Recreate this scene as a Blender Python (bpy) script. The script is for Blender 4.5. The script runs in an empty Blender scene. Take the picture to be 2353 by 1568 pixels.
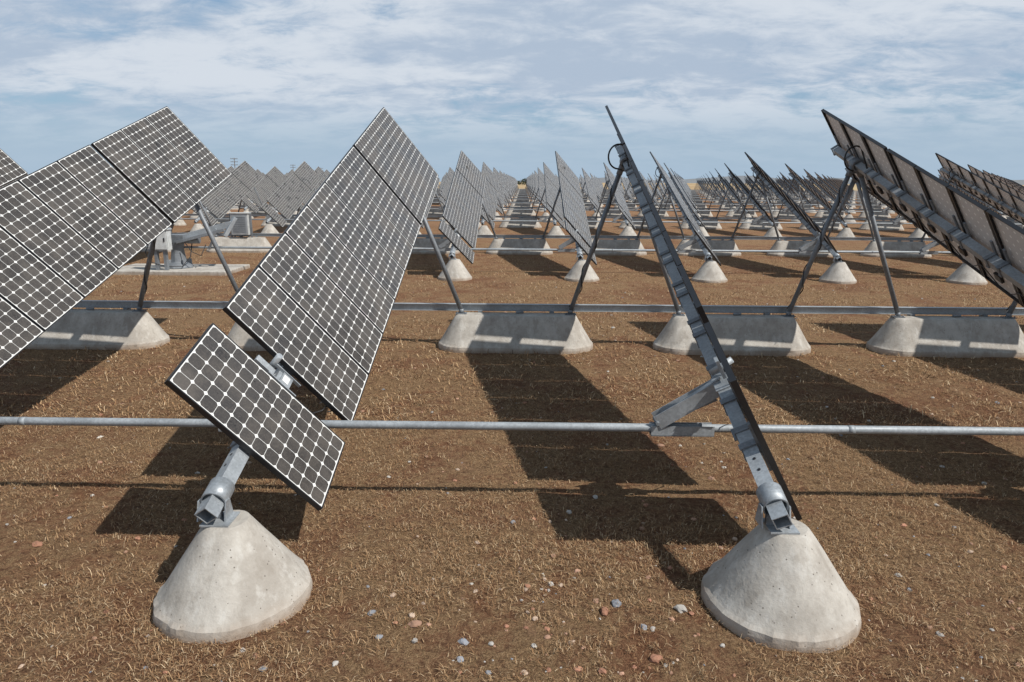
import bpy, bmesh, numpy as np, random
from math import *
from mathutils import Vector, Matrix, noise
random.seed(7)
scene=bpy.context.scene
scene.view_settings.view_transform='Standard'; scene.view_settings.look='None'; scene.view_settings.exposure=0
C=scene.collection
def ls(a,b,n): return [float(x) for x in np.linspace(a,b,n)]
# ------------------------------------------------------------- layout
H=2.959; S=3.953; X2=-2.074; YC=4.339; R=16.51; TH=radians(18.16)
YP=5.82; ZP=.779; YF=12.06; HF=.61; LEG=.982; W=1.559; L=.82
def colx(k): return X2+(k-2)*S
A=Vector((0,cos(TH),sin(TH))); N0=Vector((0,-sin(TH),cos(TH)))
O=Vector((0,0,.8175))
N=None; Wv=None
def setphi(deg):
    global N,Wv
    ph=radians(deg); N=sin(ph)*Vector((1,0,0))+cos(ph)*N0; Wv=cos(ph)*Vector((1,0,0))-sin(ph)*N0
def T(q,s,m): return O+float(q)*Wv+float(s)*A+float(m)*N
# ------------------------------------------------------------- node helpers
class NT:
    def __init__(s,name):
        s.id=bpy.data.materials.new(name); s.id.use_nodes=True
        s.nt=s.id.node_tree; s.n=s.nt.nodes; s.l=s.nt.links
        s.b=s.n['Principled BSDF']
    def node(s,t,**k):
        x=s.n.new(t)
        for a,b in k.items(): setattr(x,a,b)
        return x
    def inp(s,sock,v):
        if isinstance(v,bpy.types.NodeSocket): s.l.new(v,sock)
        else:
            if hasattr(sock.default_value,'__len__') and not hasattr(v,'__len__'): sock.default_value=(v,v,v)
            elif hasattr(sock.default_value,'__len__') and len(sock.default_value)==4 and len(v)==3: sock.default_value=(*v,1)
            else: sock.default_value=v
    def math(s,op,a,b=0.,c=0.,clamp=False):
        x=s.node('ShaderNodeMath',operation=op,use_clamp=clamp)
        s.inp(x.inputs[0],a); s.inp(x.inputs[1],b); s.inp(x.inputs[2],c); return x.outputs[0]
    def noise(s,vec,scale,detail=4,rough=.55,dist=0.):
        x=s.node('ShaderNodeTexNoise'); s.l.new(vec,x.inputs['Vector'])
        x.inputs['Scale'].default_value=scale;x.inputs['Detail'].default_value=detail;x.inputs['Roughness'].default_value=rough;x.inputs['Distortion'].default_value=dist
        return x.outputs['Fac']
    def voro(s,vec,scale,out='Distance',feature='F1'):
        x=s.node('ShaderNodeTexVoronoi',feature=feature); s.l.new(vec,x.inputs['Vector']); x.inputs['Scale'].default_value=scale
        return x.outputs[out]
    def ramp(s,v,p0,p1,a=0.,b=1.):
        x=s.node('ShaderNodeMapRange',clamp=True,interpolation_type='SMOOTHSTEP')
        s.inp(x.inputs[0],v)
        for i,q in enumerate((p0,p1,a,b)): x.inputs[i+1].default_value=q
        return x.outputs[0]
    def mix(s,f,a,b,bt='MIX'):
        x=s.node('ShaderNodeMix',data_type='RGBA',blend_type=bt)
        s.inp(x.inputs[0],f); s.inp(x.inputs[6],a); s.inp(x.inputs[7],b); return x.outputs[2]
    def pos(s):
        return s.node('ShaderNodeNewGeometry').outputs['Position']
    def mapv(s,vec,scale=(1,1,1),loc=(0,0,0)):
        x=s.node('ShaderNodeMapping'); s.l.new(vec,x.inputs[0]); x.inputs['Scale'].default_value=scale; x.inputs['Location'].default_value=loc
        return x.outputs[0]
    def bump(s,h,strength,dist):
        x=s.node('ShaderNodeBump'); s.l.new(h,x.inputs['Height']); x.inputs['Strength'].default_value=strength; x.inputs['Distance'].default_value=dist
        s.l.new(x.outputs[0],s.b.inputs['Normal'])
    def set(s,**k):
        for a,v in k.items(): s.inp(s.b.inputs[a.replace('_',' ')],v)
# ------------------------------------------------------------- materials
def m_steel(name,base,rough=.5,metal=.4):
    m=NT(name); p=m.pos()
    sp=m.voro(p,60,'Color'); g=m.node('ShaderNodeSeparateColor'); m.l.new(sp,g.inputs[0])
    n=m.noise(p,3,5)
    v=m.math('ADD',m.math('MULTIPLY',g.outputs[0],.16),m.math('MULTIPLY',n,.5))
    c=m.mix(m.ramp(v,.15,.6),tuple(x*.66 for x in base),tuple(x*1.1 for x in base))
    st=m.noise(m.mapv(p,(22,22,3)),1.,4,.6)
    c=m.mix(m.math('MULTIPLY',m.ramp(st,.55,.72),.35),c,tuple(min(1,x*1.35) for x in base))
    m.set(Base_Color=c,Metallic=metal,Roughness=m.ramp(n,.3,.7,rough-.08,rough+.12)); return m.id
STEEL=m_steel('galvanized_steel',(.42,.45,.47))
STEELD=m_steel('weathered_steel',(.25,.27,.29),.55,.35)
PIPE=m_steel('galvanized_pipe',(.37,.40,.42),.62,.25)
def m_plain(name,c,rough=.5,metal=0.):
    m=NT(name); n=m.noise(m.pos(),9,4); m.set(Base_Color=m.mix(m.ramp(n,.3,.7),tuple(x*.8 for x in c),c),Roughness=rough,Metallic=metal); return m.id
BLACK=m_plain('black_anodized_frame',(.018,.018,.02),.4)
CABLE=m_plain('black_cable',(.015,.015,.016),.5)
WHITE=m_plain('enclosure_paint',(.60,.62,.61),.4)
LABEL=m_plain('label_white',(.75,.75,.73),.5)
def m_glass():
    m=NT('solar_cells'); uv=m.node('ShaderNodeUVMap').outputs[0]
    x=m.node('ShaderNodeSeparateXYZ'); m.l.new(uv,x.inputs[0])
    d=[]
    for i in range(2):
        f=m.math('FRACT',x.outputs[i]); d.append(m.math('MINIMUM',f,m.math('SUBTRACT',1.,f)))
    dia=m.math('LESS_THAN',m.math('ADD',d[0],d[1]),.17)
    line=m.math('LESS_THAN',m.math('MINIMUM',d[0],d[1]),.0135)
    msk=m.math('MAXIMUM',dia,line)
    mu=m.math('MAXIMUM',m.math('GREATER_THAN',m.math('ABSOLUTE',m.math('SUBTRACT',x.outputs[0],6.)),6.),m.math('GREATER_THAN',m.math('ABSOLUTE',m.math('SUBTRACT',x.outputs[1],3.)),3.))
    msk=m.math('MAXIMUM',msk,mu)
    p=m.pos()
    fine=m.noise(p,60,4,.7); dust=m.noise(p,2.2,5,.65)
    wn=m.node('ShaderNodeTexWhiteNoise',noise_dimensions='3D'); fl=m.node('ShaderNodeVectorMath',operation='FLOOR'); m.l.new(uv,fl.inputs[0]); m.l.new(fl.outputs[0],wn.inputs[0])
    cell=m.mix(wn.outputs[0],(.036,.033,.031),(.052,.048,.045))
    cell=m.mix(m.math('MULTIPLY',m.ramp(fine,.42,.68),.45),cell,(.12,.105,.092))
    cell=m.mix(m.math('MULTIPLY',m.ramp(dust,.35,.75),.28),cell,(.15,.13,.11))
    spk=m.math('LESS_THAN',m.voro(p,26),.07)
    cell=m.mix(m.math('MULTIPLY',spk,.5),cell,(.012,.012,.012))
    c=m.mix(msk,cell,(.74,.74,.71))
    c=m.mix(m.math('MULTIPLY',m.ramp(dust,.35,.75),.10),c,(.3,.26,.22))
    m.set(Base_Color=c,Roughness=m.ramp(dust,.3,.7,.24,.45),IOR=1.45); return m.id
GLASS=m_glass()
def m_back():
    m=NT('module_backsheet'); uv=m.node('ShaderNodeUVMap').outputs[0]
    x=m.node('ShaderNodeSeparateXYZ'); m.l.new(uv,x.inputs[0]); d=[]
    for i in range(2):
        f=m.math('FRACT',x.outputs[i]); d.append(m.math('MINIMUM',f,m.math('SUBTRACT',1.,f)))
    dia=m.math('LESS_THAN',m.math('ADD',d[0],d[1]),.19)
    n=m.noise(m.pos(),4,4)
    c=m.mix(dia,m.mix(n,(.60,.59,.58),(.72,.71,.69)),(.97,.97,.95))  # bright corner dots painted in place of sunlight passing through the cell gaps
    m.set(Base_Color=c,Roughness=.55); return m.id
BACK=m_back()
def m_conc():
    m=NT('weathered_concrete'); p=m.pos()
    n1=m.noise(p,2.6,6,.66); n2=m.noise(p,28,4,.6); n3=m.noise(m.mapv(p,(8,8,.8)),1.0,5,.65); n4=m.noise(p,7,5,.7)
    c=m.mix(m.ramp(n1,.34,.66),(.33,.30,.26),(.46,.43,.38))
    c=m.mix(m.math('MULTIPLY',m.ramp(n3,.52,.66),.5),c,(.55,.53,.485))
    c=m.mix(m.math('MULTIPLY',m.ramp(n3,.32,.46,1.,0.),.45),c,(.24,.21,.175))
    c=m.mix(m.math('MULTIPLY',m.ramp(n4,.54,.68),.30),c,(.29,.26,.22))
    c=m.mix(m.math('MULTIPLY',m.ramp(n2,.5,.75),.3),c,(.28,.25,.215))
    po=m.voro(p,22); pn=m.noise(p,6,2)
    pores=m.math('MULTIPLY',m.math('LESS_THAN',po,.12),m.math('GREATER_THAN',pn,.50))
    c=m.mix(m.math('MULTIPLY',pores,.8),c,(.10,.085,.07))
    z=m.node('ShaderNodeSeparateXYZ'); m.l.new(p,z.inputs[0])
    low=m.ramp(m.math('ADD',z.outputs[2],m.math('MULTIPLY',n1,.12)),.04,.20,.6,0.)
    c=m.mix(low,c,(.30,.20,.125))
    m.set(Base_Color=c,Roughness=.88)
    h=m.math('SUBTRACT',m.math('ADD',m.math('MULTIPLY',n2,.35),m.math('MULTIPLY',n4,.6)),m.math('MULTIPLY',pores,.8))
    m.bump(h,.45,.02); return m.id
CONC=m_conc()
def m_ground():
    m=NT('dry_ground'); p=m.pos()
    big=m.noise(p,.42,4,.62,.6); mid=m.noise(p,2.0,5,.68,.7); fin=m.noise(p,15,6,.78,.6); vf=m.noise(p,75,4,.78,.5)
    soil=m.mix(m.ramp(mid,.32,.68),(.225,.105,.056),(.33,.175,.103))
    straw=m.mix(m.ramp(vf,.35,.65),(.19,.112,.054),(.38,.245,.135))
    f=m.math('ADD',m.math('MULTIPLY',fin,.55),m.math('ADD',m.math('MULTIPLY',mid,.60),m.math('MULTIPLY',big,.50)))
    c=m.mix(m.ramp(f,.70,.88),soil,straw)
    c=m.mix(m.math('MULTIPLY',m.ramp(fin,.36,.53,1.,0.),.72),c,(.10,.054,.030))
    c=m.mix(m.math('MULTIPLY',m.ramp(vf,.34,.49,1.,0.),.62),c,(.075,.042,.026))
    c=m.mix(m.math('MULTIPLY',m.ramp(vf,.57,.70),.55),c,(.48,.34,.205))
    c=m.mix(m.math('MULTIPLY',m.ramp(big,.34,.47,1.,0.),.35),c,(.15,.078,.044))
    c=m.mix(m.math('MULTIPLY',m.ramp(mid,.58,.68),.35),c,(.37,.21,.13))
    z=m.node('ShaderNodeSeparateXYZ'); m.l.new(p,z.inputs[0])
    c=m.mix(m.ramp(z.outputs[1],18,70,0.,.6),c,(.27,.15,.085))
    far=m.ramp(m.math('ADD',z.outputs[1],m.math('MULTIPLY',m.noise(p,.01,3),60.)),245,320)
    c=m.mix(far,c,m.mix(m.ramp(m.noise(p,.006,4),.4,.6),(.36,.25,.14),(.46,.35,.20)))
    m.set(Base_Color=c,Roughness=.95); m.b.inputs['Specular IOR Level'].default_value=.1
    h=m.math('ADD',m.math('MULTIPLY',fin,.7),m.math('ADD',m.math('MULTIPLY',vf,.4),m.math('MULTIPLY',mid,.8)))
    m.bump(h,1.,.07); return m.id
GROUND=m_ground()
def m_attr(name,rough=.9,spec=.2):
    m=NT(name); a=m.node('ShaderNodeAttribute',attribute_name='col'); m.l.new(a.outputs['Color'],m.b.inputs['Base Color']); m.b.inputs['Roughness'].default_value=rough; m.b.inputs['Specular IOR Level'].default_value=spec; return m.id
STRAW=m_attr('dry_straw'); STONE=m_attr('field_stone',.8,.3)
WOOD=m_plain('pole_wood',(.16,.13,.11),.9); LEAF=m_plain('distant_foliage',(.06,.07,.04),.9)
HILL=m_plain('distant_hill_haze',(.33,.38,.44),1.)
# ------------------------------------------------------------- mesh builder
class MB:
    def __init__(s): s.v=[];s.f=[];s.m=[];s.uv=[];s.sm=[];s.mats=[]
    def mi(s,m):
        if m not in s.mats: s.mats.append(m)
        return s.mats.index(m)
    def face(s,ids,m,uv=None,sm=False):
        s.f.append(ids); s.m.append(s.mi(m)); s.uv.append(uv or [(0,0)]*len(ids)); s.sm.append(sm)
    def box8(s,P,m):
        b=len(s.v); s.v+=[tuple(p) for p in P]
        for f in((0,3,2,1),(4,5,6,7),(0,1,5,4),(1,2,6,5),(2,3,7,6),(3,0,4,7)): s.face([b+i for i in f],m)
    def lbox(s,q0,q1,s0,s1,m0,m1,m,tf=T):
        s.box8([tf(*c) for c in((q0,s0,m0),(q1,s0,m0),(q1,s1,m0),(q0,s1,m0),(q0,s0,m1),(q1,s0,m1),(q1,s1,m1),(q0,s1,m1))],m)
    def wbox(s,x0,x1,y0,y1,z0,z1,m): s.lbox(x0,x1,y0,y1,z0,z1,m,lambda a,b,c:Vector((a,b,c)))
    def beam(s,p0,p1,w,h,m,up=Vector((0,0,1))):
        d=(p1-p0).normalized(); x=d.cross(up).normalized(); y=x.cross(d)
        P=[]
        for p in(p0,p1):
            P.append([p+x*a*w/2+y*b*h/2 for a,b in((-1,-1),(1,-1),(1,1),(-1,1))])
        s.box8([P[0][0],P[0][1],P[1][1],P[1][0],P[0][3],P[0][2],P[1][2],P[1][3]],m)
    def sweep(s,pts,r,m,seg=12,caps=True,radii=None):
        pts=[Vector(p) for p in pts]; b=len(s.v); n=len(pts); px=None
        for i,p in enumerate(pts):
            d=(pts[min(i+1,n-1)]-pts[max(i-1,0)]).normalized()
            if px is None:
                px=d.cross(Vector((0,0,1)))
                if px.length<.05: px=d.cross(Vector((0,1,0)))
            px=(px-d*px.dot(d)).normalized(); py=d.cross(px)
            rr=radii[i] if radii else r
            for j in range(seg):
                t=2*pi*j/seg; s.v.append(tuple(p+px*cos(t)*rr+py*sin(t)*rr))
        for i in range(n-1):
            for j in range(seg):
                k=(j+1)%seg; s.face([b+i*seg+j,b+i*seg+k,b+(i+1)*seg+k,b+(i+1)*seg+j],m,sm=True)
        if caps:
            s.face([b+j for j in range(seg)][::-1],m); s.face([b+(n-1)*seg+j for j in range(seg)],m)
    def ringtube(s,p0,p1,ro,ri,m,seg=20):
        d=(p1-p0).normalized(); px=d.cross(Vector((1,0,.1))).normalized(); py=d.cross(px); b=len(s.v)
        for p,r in((p0,ro),(p1,ro),(p1,ri),(p0,ri)):
            for j in range(seg):
                t=2*pi*j/seg; s.v.append(tuple(p+px*cos(t)*r+py*sin(t)*r))
        for i in range(4):
            for j in range(seg):
                k=(j+1)%seg; i2=(i+1)%4; s.face([b+i*seg+j,b+i*seg+k,b+i2*seg+k,b+i2*seg+j],m,sm=(i in(0,2)))
    def mesh(s,name):
        me=bpy.data.meshes.new(name); me.from_pydata(s.v,[],s.f)
        for m in s.mats: me.materials.append(m)
        me.polygons.foreach_set('material_index',s.m); me.polygons.foreach_set('use_smooth',s.sm)
        u=me.uv_layers.new(name='UVMap'); flat=[float(c) for f in s.uv for p in f for c in p]; u.data.foreach_set('uv',flat)
        me.update(); return me
def obj(name,data,parent=None,loc=(0,0,0)):
    o=bpy.data.objects.new(name,data); C.objects.link(o); o.location=loc
    if parent: o.parent=parent
    return o
def bevel(o,w=.004,seg=2):
    b=o.modifiers.new('bevel','BEVEL'); b.width=w; b.segments=seg; b.limit_method='ANGLE'
# ------------------------------------------------------------- tracker parts
S0=.455; S2=1.545; PITCH=.836; S4=S2+6*PITCH+.06
MODS=[S0]+[S2+i*PITCH for i in range(6)]+[S4+i*.831 for i in range(3)]
MT=.022; MBk=MT-.046; TC=-.105; th_=.056; SA=(YF-YC)/cos(TH)
def sqtube(m,s0,s1,half,wall,c,mat):
    for (a0,a1,b0,b1) in((-half,half,half-wall,half),(-half,half,-half,-half+wall),(-half,-half+wall,-half+wall,half-wall),(half-wall,half,-half+wall,half-wall)):
        m.lbox(a0,a1,s0,s1,c+b0,c+b1,mat)
def build_parts(phi):
    setphi(phi)
    pan=MB(); bk=MB()
    for s in MODS:
        s1=s+L; h=W/2; fw=.012
        pan.lbox(-h,h,s,s+fw,MBk,MT,BLACK); pan.lbox(-h,h,s1-fw,s1,MBk,MT,BLACK)
        pan.lbox(-h,-h+fw,s+fw,s1-fw,MBk,MT,BLACK); pan.lbox(h-fw,h,s+fw,s1-fw,MBk,MT,BLACK)
        pan.lbox(-h+fw,h-fw,s+fw,s+.038,MBk,MBk+.003,BLACK); pan.lbox(-h+fw,h-fw,s1-.038,s1-fw,MBk,MBk+.003,BLACK)
        for top,mat,z in((1,GLASS,MT-.002),(0,BACK,MT-.010)):
            b=len(pan.v); g=[(-h+fw,s+fw),(h-fw,s+fw),(h-fw,s1-fw),(-h+fw,s1-fw)]
            pan.v+=[tuple(T(q,ss,z)) for q,ss in g]
            e=.06; uv=[(-e,-e),(12+e,-e),(12+e,6+e),(-e,6+e)]
            ids=[b,b+1,b+2,b+3]
            if not top: ids=ids[::-1]; uv=uv[::-1]
            pan.face(ids,mat,uv)
        bk.lbox(h-.30,h-.19,s+.33,s+.47,MBk-.002,MT-.0115,BLACK)
        pts=[T(h-.25+.10*sin(t*6.3),s+.40+(t-.5)*.85,MBk-.012-.03*sin(pi*t)) for t in ls(0,1,13)]
        bk.sweep(pts,.006,CABLE,6)
        for ds in(.12,L-.12):
            bk.lbox(-.26,.26,s+ds-.020,s+ds+.020,-.0465,MBk-.001,STEELD)
            bk.lbox(-.072,-.0595,s+ds-.03,s+ds+.03,-.178,-.0475,STEELD)
            bk.lbox(.0595,.072,s+ds-.03,s+ds+.03,-.178,-.0475,STEELD)
            bk.lbox(-.0585,.0585,s+ds-.026,s+ds+.026,-.172,-.163,STEELD)
    tube=MB()
    sqtube(tube,-.17,8.95,th_,.007,TC,STEEL)
    tube.ringtube(T(0,-.04,TC),T(0,.13,TC),.090,.0795,STEEL,28)
    for ss in(.30,.42): tube.sweep([T(-.0565,ss,TC),T(-.060,ss,TC)],.012,BLACK,10)
    tube.sweep([T(0,.30,TC-.0565),T(0,.30,TC-.060)],.012,BLACK,10)
    sqtube(tube,.74,.80,th_+.009,.008,TC,STEELD)
    tube.lbox(.066,.078,.81,.95,TC-.09,TC+.05,STEELD)
    G=1.41
    sqtube(tube,G-.10,G+.10,th_+.013,.012,TC,STEEL)
    tube.lbox(-.16,.16,G-.085,G-.073,-.0355,-.006,STEEL); tube.lbox(-.16,.16,G+.073,G+.085,-.0355,-.006,STEEL)
    tube.lbox(-.035,.075,G-.07,G+.07,-.035,-.012,STEEL); tube.lbox(-.02,.045,G-.04,G+.045,-.0115,-.009,LABEL)
    tube.lbox(-.30,-.10,G-.02,G+.05,-.075,-.045,STEEL)
    tube.sweep([T(-.12,G+.10,TC-.05),T(-.17,G+.10,.06)],.030,STEEL,14)
    top=T(0,G+.04,TC-.055); piv=Vector((-.64,YP-YC,ZP+.065))
    for dy in(-.055,.055):
        o_=Vector((0,dy,0)); tube.beam(top+o_+Vector((.03,0,.02)),piv+o_,.012,.13,STEEL)
    tube.beam(top+Vector((.02,0,.10)),piv+Vector((.06,0,.055)),.098,.010,STEEL)
    tube.beam(top+Vector((.0,-.01,-.10)),piv+Vector((.02,0,-.02)),.05,.035,STEELD)
    tube.sweep([piv+Vector((0,-.085,-.0)),piv+Vector((0,.085,-.0))],.018,STEELD,10)
    tube.beam(piv+Vector((-.05,-.05,-.075)),piv+Vector((.52,-.05,-.075)),.010,.085,STEEL)
    tube.beam(piv+Vector((-.05,.055,-.075)),piv+Vector((.52,.055,-.075)),.010,.085,STEEL)
    tube.beam(piv+Vector((-.05,.0025,-.123)),piv+Vector((.52,.0025,-.123)),.113,.009,STEELD)
    for dx in(.08,.40): tube.ringtube(piv+Vector((dx,0,-.065)),piv+Vector((dx+.03,0,-.065)),.05,.037,STEELD,14)
    tube.ringtube(T(0,SA-.12,TC),T(0,SA+.06,TC),.102,.0805,STEELD)
    tube.ringtube(T(0,SA-.13,TC),T(0,SA-.121,TC),.116,.0805,STEELD)
    br=MB(); base=T(0,.04,TC)
    br.wbox(-.15,.05,-.12,.09,HF+.001,HF+.014,STEEL)
    br.wbox(base.x-.06,base.x+.05,-.02,.01,HF+.0145,base.z-.075,STEELD)
    for sx in(-.101,.093):
        px=base.x+sx
        br.box8([Vector(v) for v in((px-.005,-.07,HF+.0145),(px+.005,-.07,HF+.0145),(px+.005,.07,HF+.0145),(px-.005,.07,HF+.0145),(px-.005,-.03,base.z-.01),(px+.005,-.03,base.z-.01),(px+.005,.03,base.z-.01),(px-.005,.03,base.z-.01))],STEEL)
    lg=MB(); ap=T(0,SA,TC)
    for sg in(-1,1):
        ft=Vector((sg*LEG,YF-YC,HF+.06)); tp=Vector((ap.x+sg*.06,ap.y,ap.z-.06))
        lg.sweep([ft,tp],.041,STEELD,14)
        d=(ft-tp).normalized(); lg.sweep([tp-d*.02,tp+d*.16],.052,STEELD,14)
        lg.sweep([Vector((sg*LEG,YF-YC,HF+.014)),ft+Vector((0,0,.03))],.045,STEELD,12)
        lg.wbox(sg*LEG-.10,sg*LEG+.10,YF-YC-.08,YF-YC+.08,HF+.002,HF+.016,STEELD)
        for a in(-.07,.07): lg.sweep([(sg*LEG+a,YF-YC-.055,HF+.016),(sg*LEG+a,YF-YC-.055,HF+.045)],.011,STEELD,6)
    lg.beam(Vector((ap.x-.12,ap.y,ap.z-.135)),Vector((ap.x+.12,ap.y,ap.z-.135)),.10,.05,STEELD)
    cb=MB(); P=[]
    for t in ls(0,1,18):
        an=radians(60+210*t); P.append(Vector((ap.x-.17+.17*cos(an),ap.y-.30,ap.z+.08+.20*sin(an))))
    cb.sweep([T(.05,SA-.5,-.03),T(-.05,SA-.45,TC+.02)]+P,.014,CABLE,8)
    P2=[P[-1]]; ft=Vector((-LEG,YF-YC,HF+.06)); tp=Vector((ap.x-.06,ap.y,ap.z-.06))
    for t in ls(.03,.97,60):
        c=tp.lerp(ft,t); an=t*22; rr=.052+.012*sin(t*40)
        P2.append(c+Vector((cos(an)*rr,sin(an)*rr,0)))
    cb.sweep(P2,.010,CABLE,6)
    cb.sweep([T(.50,1.60,-.03),T(.48,1.50,-.06),T(.40,1.42,-.16),T(.30,1.36,-.14),T(.28,1.25,-.04)],.006,CABLE,6)
    return [('module_array',pan.mesh('module_array')),('module_brackets',bk.mesh('module_brackets')),('torque_tube',tube.mesh('torque_tube')),
            ('foot_bracket',br.mesh('foot_bracket')),('a_frame_legs',lg.mesh('a_frame_legs')),('cable_loop',cb.mesh('cable_loop'))]
PD=build_parts(53.65); P3=build_parts(60.5); PR=build_parts(49.5)
def tracker(k,r):
    e=bpy.data.objects.new('solar_tracker',None); C.objects.link(e); e.location=(colx(k),YC+r*R,0); e.empty_display_size=.3
    for n,me in (PR if r else P3 if k==3 else PD): obj(n,me,e)
    return e
def footing(name,halfs,rb,rt,h,rim,seg=64,seed=0):
    b=MB(); rings=[(rb*1.0,-.06),(rb,rim*.5),(rb*.985,rim),(rb*.93,rim+.025)]
    r1=rb*.93; z1=rim+.025
    for i in range(1,7):
        t=i/6; rings.append((r1+(rt*1.02-r1)*t,z1+(h-.012-z1)*t))
    rings.append((rt*.90,h)); rnd=Vector((seed*3.1,seed*1.7,0))
    def ring(r,z):
        out=[]
        for j in range(seg):
            t=2*pi*j/seg; x=cos(t)*r; y=sin(t)*r
            n=noise.noise(Vector((cos(t)*2,sin(t)*2,z*3))+rnd)*.010+noise.noise(Vector((cos(t)*9,sin(t)*9,z*9))+rnd)*(.014 if z<rim+.03 else .003)
            x*=1+n/max(r,.2); y*=1+n/max(r,.2)
            x+=halfs if cos(t)>1e-6 else(-halfs if cos(t)<-1e-6 else 0)
            out.append((x,y,z))
        return out
    for r,z in rings: b.v+=ring(r,z)
    n=len(rings)
    for i in range(n-1):
        for j in range(seg):
            k=(j+1)%seg; b.face([i*seg+j,i*seg+k,(i+1)*seg+k,(i+1)*seg+j],CONC,sm=(i not in(1,2,9)))
    b.face([(n-1)*seg+j for j in range(seg)],CONC)
    return b.mesh(name)
CONES=[footing('concrete_cone',0,.537,.155,HF,.075,64,i) for i in range(3)]
BLOCKS=[footing('concrete_block',.92,.50,.17,HF,.085,66,i+5) for i in range(3)]
# ------------------------------------------------------------- near rows
near={0:range(0,7),1:range(-5,11)}
MISSING={(1,0)}
for r,ks in near.items():
    for k in ks:
        if (r,k) not in MISSING:
            tracker(k,r); c=obj('concrete_cone_footing',CONES[k%3],None,(colx(k),YC+r*R,0)); c.rotation_euler.z=k*1.3+r
        c=obj('concrete_foundation_block',BLOCKS[(k+r)%3],None,(colx(k)+S/2,YF+r*R,0)); c.rotation_euler.z=pi*(k%2)
c=obj('concrete_foundation_block',BLOCKS[0],None,(colx(0)-S/2,YF,0))
# ------------------------------------------------------------- pipes and rails
KL,KR=-48,56; NR=14
for r in range(NR):
    x0,x1=(colx(-4),colx(9)) if r==0 else (colx(-14),colx(18)) if r<3 else (colx(KL),colx(KR))
    b=MB(); y=YP+r*R
    b.sweep([(x,y,ZP) for x in ls(x0,x1,3)],.0375,PIPE,16)
    if r<3:
        for k in range(int((x0-X2)/S)+1,int((x1-X2)/S)+2,2):
            xx=colx(k)+1.1+.3*(k%3); b.sweep([(xx,y,ZP),(xx+.06,y,ZP)],.0392,PIPE,16)
    obj('linkage_pipe',b.mesh('linkage_pipe'))
    b=MB(); y=YF+.17+r*R; z=HF+.03
    b.wbox(x0,x1,y-.05,y+.05,z+.118,z+.124,STEEL); b.wbox(x0,x1,y-.003,y+.003,z+.006,z+.1175,STEEL); b.wbox(x0,x1,y-.05,y+.05,z,z+.0055,STEEL)
    if r<3:
        for k in range(int((x0-X2)/S)-1,int((x1-X2)/S)+3):
            xx=colx(k)+S/2
            b.wbox(xx-.7,xx-.62,y-.06,y+.06,HF-.02,z-.001,STEELD); b.wbox(xx+.62,xx+.7,y-.06,y+.06,HF-.02,z-.001,STEELD)
            b.sweep([(xx,y-.16,HF+.03),(xx+.14,y-.16,HF+.03)],.02,STEELD,8)
    obj('support_rail',b.mesh('support_rail'))
# ------------------------------------------------------------- distant array (instanced)
pts=[];pb=[]
for r in range(0,NR):
    yb=r*R+20; lim=int(yb*.85/S)+6
    for k in range(max(KL,2-lim),min(KR,3+lim)):
        if r in near: continue
        pts.append((colx(k),YC+r*R,0)); pb.append((colx(k)+S/2,YF+r*R,0))
def instancer(name,pts,parts):
    me=bpy.data.meshes.new(name); me.from_pydata(pts,[],[]); o=obj(name,me); o.instance_type='VERTS'
    for n,m in parts: obj(n,m,o)
    return o
instancer('distant_solar_array',pts,[PR[0],PR[1],PR[2],PR[4],('cone_footing',CONES[0])])
instancer('distant_foundation_blocks',pb,[('foundation_block',BLOCKS[0])])
# ------------------------------------------------------------- drive unit
dx,dy=-11.35,YP+R-.2
b=MB(); b.wbox(-2.05,1.95,-1.0,1.0,-.05,.13,CONC)
e=bpy.data.objects.new('tracker_drive_unit',None); C.objects.link(e); e.location=(dx,dy,0)
p=obj('concrete_pad',b.mesh('concrete_pad'),e); bevel(p,.02)
b=MB()
b.sweep([(0,0,.13),(0,0,.20),(0,0,.32),(0,0,.75),(0,0,.95)],.2,STEELD,8,radii=[.46,.44,.26,.20,.24])
b.wbox(-.34,.34,-.24,.24,.95,1.22,STEELD); b.sweep([(.34,0,1.05),(.75,0,1.05)],.13,STEELD,16); b.sweep([(-.2,-.1,1.22),(-.2,-.1,1.45)],.1,STEELD,14)
b.beam(Vector((.1,.1,1.10)),Vector((1.75,.3,1.55)),.16,.20,STEEL); b.beam(Vector((.1,-.25,.98)),Vector((1.65,-.1,1.38)),.10,.10,STEELD)
b.beam(Vector((1.55,.1,1.15)),Vector((1.85,.35,1.75)),.2,.12,STEEL); b.beam(Vector((1.0,.1,.72)),Vector((1.3,.1,1.40)),.06,.06,STEEL)
for i in range(4): b.beam(Vector((0,0,.14)),Vector((.42*cos(i*pi/2+.8),.42*sin(i*pi/2+.8),.16)),.03,.5,STEELD)
p=obj('gearbox',b.mesh('gearbox'),e); bevel(p,.01)
b=MB(); b.wbox(-.50,.12,-.82,-.56,.78,1.42,WHITE); b.wbox(-.47,.09,-.832,-.822,.81,1.39,WHITE); b.wbox(.0,.04,-.85,-.833,1.05,1.17,BLACK); b.wbox(-.39,-.29,-.76,-.64,.13,.78,STEELD); b.wbox(-.10,.0,-.76,-.64,.13,.78,STEELD)
b.wbox(-.54,.16,-.86,-.54,1.422,1.445,WHITE); b.sweep([(-.2,-.7,1.445),(-.2,-.7,1.57)],.03,STEEL,8)
p=obj('control_box',b.mesh('control_box'),e); bevel(p,.01)
b=MB(); b.sweep([(-.6,-.55,1.0),(-.7,-.7,.7),(-.5,-.8,.4),(-.1,-.7,.25),(.3,-.4,.22),(.45,-.1,.5),(.5,0,.95)],.015,CABLE,8); b.sweep([(.4,-.3,1.0),(.65,-.4,.7),(.9,-.3,.55),(1.0,-.1,.9)],.015,CABLE,8)
obj('cables',b.mesh('cables'),e)
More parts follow.
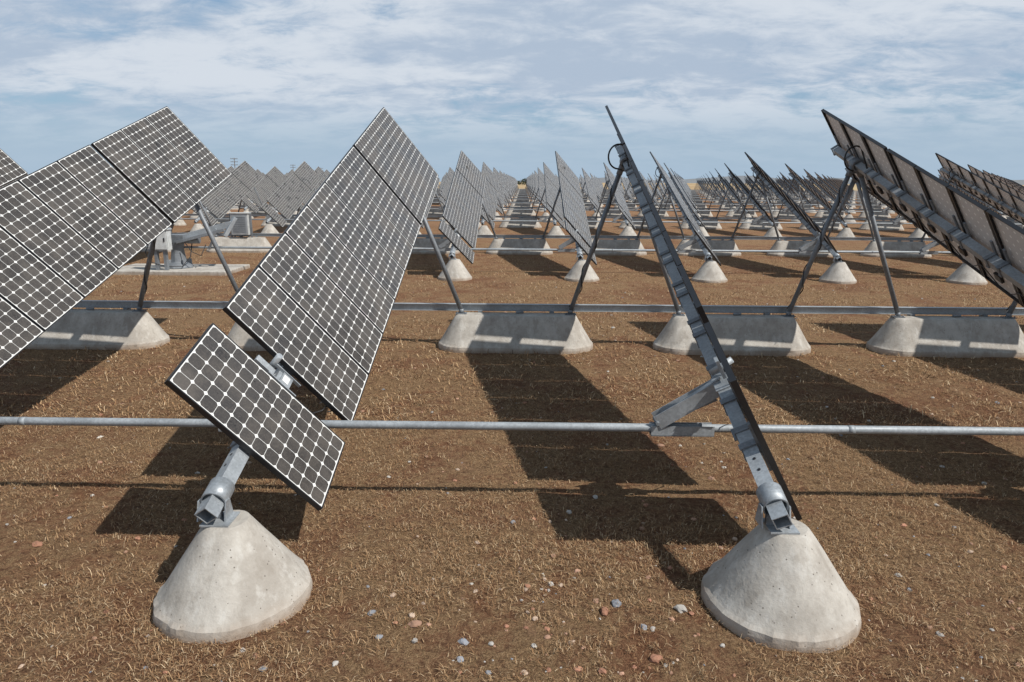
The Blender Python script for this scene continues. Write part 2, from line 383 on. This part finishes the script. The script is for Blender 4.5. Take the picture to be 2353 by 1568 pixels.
e=bpy.data.objects.new('electrical_cabinet',None); C.objects.link(e); e.location=(colx(0)-S/2+.15,YF+R-.1,HF)
b=MB(); b.wbox(-.36,.36,-.16,.16,.12,1.0,WHITE); b.wbox(-.40,.40,-.20,.20,1.002,1.03,WHITE)
b.wbox(-.33,.33,-.172,-.162,.16,.96,STEEL)
for i in range(9): b.wbox(-.27,.27,-.186,-.1725,.24+i*.075,.262+i*.075,STEELD)
for sx in(-.3,.3): b.wbox(sx-.025,sx+.025,-.03,.03,0,.12,STEELD)
b.wbox(-.46,-.40,-.03,.03,0,1.0,STEELD); b.wbox(.40,.46,-.03,.03,0,1.0,STEELD)
obj('cabinet',b.mesh('cabinet'),e)
# ------------------------------------------------------------- ground sheet
def axis(lo,hi,step,far):
    a=list(np.arange(lo,hi+1e-6,step)); d=step; x=a[-1]
    while x<far: d*=1.25; x+=d; a.append(x)
    d=step; x=a[0]; pre=[]
    while x>-far: d*=1.25; x-=d; pre.append(x)
    return np.array(pre[::-1]+a)
def gz(x,y): return noise.fractal(Vector((x*3,y*3,0)),.9,2.1,4)*.016+noise.noise(Vector((x*14,y*14,3)))*.008-.006
xs=axis(-7,7,.05,5000); ys=axis(1.5,13,.05,5000)
nx,ny=len(xs),len(ys)
vv=np.zeros((ny,nx,3)); vv[:,:,0]=xs[None];vv[:,:,1]=ys[:,None]
for j,y in enumerate(ys):
    for i,x in enumerate(xs):
        if -9<x<9 and 0<y<15: vv[j,i,2]=gz(x,y)
idx=np.arange(nx*ny).reshape(ny,nx); q=np.stack([idx[:-1,:-1],idx[:-1,1:],idx[1:,1:],idx[1:,:-1]],-1).reshape(-1,4)
me=bpy.data.meshes.new('ground'); me.from_pydata(vv.reshape(-1,3).tolist(),[],q.tolist()); me.materials.append(GROUND); me.polygons.foreach_set('use_smooth',[True]*len(me.polygons)); obj('ground',me)
def blades(name,n,ylo,yhi,ln,wd,seed,thr,up=.35,clump=0):
    g=np.random.default_rng(seed)
    u=g.random(n*3); y=ylo+(yhi-ylo)*u; x=(g.random(n*3)*2-1)*(y*.86+1.2)
    if clump:
        nc=n//clump; cy=ylo+(yhi-ylo)*g.random(nc*2); cx=(g.random(nc*2)*2-1)*(cy*.86+1.2)
        ci=np.repeat(np.arange(nc*2),clump); y=cy[ci]+g.normal(0,.026,len(ci)); x=cx[ci]+g.normal(0,.034,len(ci))
    keep=[]
    for i in range(len(x)):
        v=1.25*noise.noise(Vector((x[i]*.8,y[i]*.9,seed)))+.65*noise.noise(Vector((x[i]*4,y[i]*4,seed)))
        if v+g.normal()*.18>thr: keep.append(i)
        if len(keep)>=n: break
    x=x[keep];y=y[keep];n=len(x)
    a=g.random(n)*2*pi; l=ln*(.4+g.random(n)*1.1); w=wd*(.6+.8*g.random(n)); h=l*np.abs(g.normal(0,up,n)).clip(0,1.)
    dx=np.cos(a)*l;dy=np.sin(a)*l; px=-np.sin(a)*w/2;py=np.cos(a)*w/2
    z0=g.random(n)*.008
    V=np.zeros((n,5,3))
    V[:,0]=np.stack([x-px,y-py,z0],1);V[:,1]=np.stack([x+px,y+py,z0],1)
    V[:,2]=np.stack([x+px*.8+dx*.5,y+py*.8+dy*.5,z0+h*.7+.004],1);V[:,3]=np.stack([x-px*.8+dx*.5,y-py*.8+dy*.5,z0+h*.7+.004],1)
    V[:,4]=np.stack([x+dx,y+dy,z0+h*.8],1)
    b=np.arange(n)*5
    me=bpy.data.meshes.new(name)
    f4=np.stack([b,b+1,b+2,b+3],1).tolist(); f3=np.stack([b+3,b+2,b+4],1).tolist()
    me.from_pydata(V.reshape(-1,3).tolist(),[],f4+f3)
    pal=np.array([(.42,.28,.155),(.31,.18,.09),(.20,.108,.055),(.58,.44,.28),(.11,.062,.036)]); ci=g.choice(5,n,p=[.28,.27,.19,.10,.16])
    col=np.ones((n,5,4)); col[:,:,:3]=(pal[ci]*(.8+.4*g.random((n,1))))[:,None]
    at=me.color_attributes.new('col','FLOAT_COLOR','POINT'); at.data.foreach_set('color',col.ravel())
    me.materials.append(STRAW); return obj(name,me)
blades('dry_grass',130000,2.4,9.,.044,.0031,3,-.20)
blades('dry_grass',80000,2.4,11.,.036,.0034,9,.0,.85,clump=16)
blades('dry_grass',90000,8.,30.,.08,.009,4,-.1,.45)
bm=bmesh.new(); bmesh.ops.create_icosphere(bm,subdivisions=2,radius=1); iv=np.array([v.co[:] for v in bm.verts]); iff=np.array([[v.index for v in f.verts] for f in bm.faces]); bm.free()
V=[];F=[];K=[]; n=1500
pal=[(.44,.41,.37),(.42,.25,.17),(.25,.26,.28),(.48,.36,.27),(.38,.19,.12),(.54,.50,.44)]
for i in range(n):
    y=2.5+random.random()**1.6*20; x=(random.random()*2-1)*(y*.85+.6)
    if i<170: x=(random.gauss(.1,.9)); y=random.uniform(2.7,4.8)
    if i%3==0: x=abs(x)
    s=.006+.018*random.random()**2.6+(.022*random.random() if random.random()<.06 else 0)
    sc=np.array([1+.5*random.random(),1,.5+.3*random.random()])*s; an=random.random()*6.3
    nn=np.array([1+.5*noise.noise(Vector(v*1.6)+Vector((i*3.3,0,0))) for v in iv])[:,None]
    P=iv*nn*sc; c,s_=cos(an),sin(an); P=np.stack([P[:,0]*c-P[:,1]*s_+x,P[:,0]*s_+P[:,1]*c+y,P[:,2]+sc[2]*.3+(gz(x,y) if y<13 else 0)],1)
    F.append(iff+len(iv)*i); V.append(P); cc=np.array(pal[random.choices(range(6),[3,5,3,3,5,1])[0]])*(.7+.4*random.random()); K.append(np.tile(np.append(cc,1),(len(iv),1)))
me=bpy.data.meshes.new('field_stones'); me.from_pydata(np.concatenate(V).tolist(),[],np.concatenate(F).tolist())
at=me.color_attributes.new('col','FLOAT_COLOR','POINT'); at.data.foreach_set('color',np.concatenate(K).ravel()); me.materials.append(STONE); obj('field_stones',me)
# ------------------------------------------------------------- horizon things
def pole(x,y,h,arms):
    b=MB(); b.sweep([(0,0,-.2),(0,0,h)],.2,WOOD,8,radii=[.22,.15])
    for i in range(arms):
        b.wbox(-1.6,1.6,-.3,-.16,h-.6-i*1.3,h-.4-i*1.3,WOOD)
        for t in(-1.4,-.7,.7,1.4): b.sweep([(t,-.22,h-.4-i*1.3),(t,-.22,h-.1-i*1.3)],.06,WOOD,6)
    obj('utility_pole',b.mesh('utility_pole'),None,(x,y,0))
pole(-127,305,12.6,3); pole(-140,422,12.5,2); pole(-137,470,11.5,2); pole(-122,520,11,1)
def bush(cx,cy,w,h,n,seed):
    g=random.Random(seed); b=MB()
    b.sweep([(0,0,-.2),(0,0,h*.5)],.3,WOOD,6)
    for i in range(n):
        c=Vector((g.gauss(0,w*.25),g.gauss(0,w*.2),h*(.25+.65*g.random()))); r=.35+g.random()*.6
        v=[c+Vector((g.uniform(-1,1),g.uniform(-1,1),g.uniform(-1,1)))*r for _ in range(3)]; k=len(b.v); b.v+=[tuple(t) for t in v]; b.face([k,k+1,k+2],LEAF)
    obj('distant_tree',b.mesh('distant_tree'),None,(cx,cy,0))
bush(3.2,520,9,5.5,500,1); bush(-4,540,12,4,400,2); bush(9,560,8,4,300,3)
b=MB(); n=60
for i in range(n+1):
    x=200+i*60; h=18+38*(noise.noise(Vector((i*.13,1,0)))+.35); h=max(h,2)*min(1,i/8)
    b.v+=[(x,4300,-5),(x,4300,h)]
for i in range(n): b.face([2*i,2*i+2,2*i+3,2*i+1],HILL,sm=True)
obj('distant_hills',b.mesh('distant_hills'))
# ------------------------------------------------------------- world
to_sun=Vector((.7183,-.3981,1)).normalized(); el=asin(to_sun.z); az=atan2(to_sun.x,to_sun.y)
w=bpy.data.worlds.new('World'); scene.world=w; w.use_nodes=True
class WT(NT):
    def __init__(s,w): s.id=w; s.nt=w.node_tree; s.n=s.nt.nodes; s.l=s.nt.links; s.b=None
m=WT(w); bg=m.n['Background']
sky=m.node('ShaderNodeTexSky',sky_type='NISHITA'); sky.sun_disc=False; sky.sun_elevation=el; sky.sun_rotation=az; sky.air_density=1.0; sky.dust_density=.6; sky.ozone_density=2.
tc=m.node('ShaderNodeTexCoord').outputs['Generated']; x=m.node('ShaderNodeSeparateXYZ'); m.l.new(tc,x.inputs[0])
zc=m.math('ADD',m.math('MAXIMUM',x.outputs[2],0.),.20)
cv=m.node('ShaderNodeCombineXYZ'); m.l.new(m.math('DIVIDE',x.outputs[0],zc),cv.inputs[0]); m.l.new(m.math('DIVIDE',x.outputs[1],zc),cv.inputs[1])
pv=cv.outputs[0]
n1=m.noise(m.mapv(pv,(.8,1.1,1),(3.1,1.7,0)),1.0,6,.60,.25)
n2=m.noise(m.mapv(pv,(2.6,3.4,1),(.3,5.7,0)),1.6,7,.66,.35)
n3=m.noise(m.mapv(pv,(.9,1.6,1),(8.3,2.2,0)),1.0,5,.58,.2)
cov=m.math('ADD',m.math('MULTIPLY',n1,.62),m.math('MULTIPLY',n2,.38))
mask=m.ramp(cov,.33,.51)
shade=m.ramp(m.math('ADD',m.math('MULTIPLY',n3,.58),m.math('MULTIPLY',n2,.42)),.41,.59)
ccol=m.mix(shade,(5.0,6.0,7.4),(7.7,8.3,9.1))
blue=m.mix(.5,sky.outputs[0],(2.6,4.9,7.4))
blue=m.mix(1.,blue,m.ramp(x.outputs[2],.28,.6,1.,.62),'MULTIPLY')  # unseen sky above the frame darkened to cut fill light in the shadows
fade=m.math('MULTIPLY',m.ramp(x.outputs[2],.02,.12,.40,.96),m.ramp(x.outputs[2],.27,.5,1.,.35))  # second factor thins cloud above the frame, also to reduce shadow fill
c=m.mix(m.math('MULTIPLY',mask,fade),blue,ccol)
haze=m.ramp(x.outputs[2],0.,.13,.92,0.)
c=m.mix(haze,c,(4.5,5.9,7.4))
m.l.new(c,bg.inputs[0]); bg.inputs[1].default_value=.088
ld=bpy.data.lights.new('sun','SUN'); ld.energy=4.8; ld.angle=radians(.6); ld.color=(1,.96,.905)
lo=bpy.data.objects.new('sun',ld); C.objects.link(lo); lo.rotation_euler=to_sun.to_track_quat('Z','Y').to_euler(); lo.location=(20,-10,30)
# ------------------------------------------------------------- camera
pi_,ya,ro=radians(13.32),radians(-.7823),radians(.3196)
fw=Vector((sin(ya)*cos(pi_),cos(ya)*cos(pi_),-sin(pi_))); rt=Vector((cos(ya),-sin(ya),0)); up=rt.cross(fw)
rx=cos(ro)*rt+sin(ro)*up; uy=cos(ro)*up-sin(ro)*rt
cd=bpy.data.cameras.new('camera'); cd.sensor_width=36; cd.lens=36*1546/2353; cd.clip_end=20000; cd.clip_start=.05
co=bpy.data.objects.new('camera',cd); C.objects.link(co); scene.camera=co
co.matrix_world=Matrix(((rx.x,uy.x,-fw.x,0),(rx.y,uy.y,-fw.y,0),(rx.z,uy.z,-fw.z,H),(0,0,0,1)))
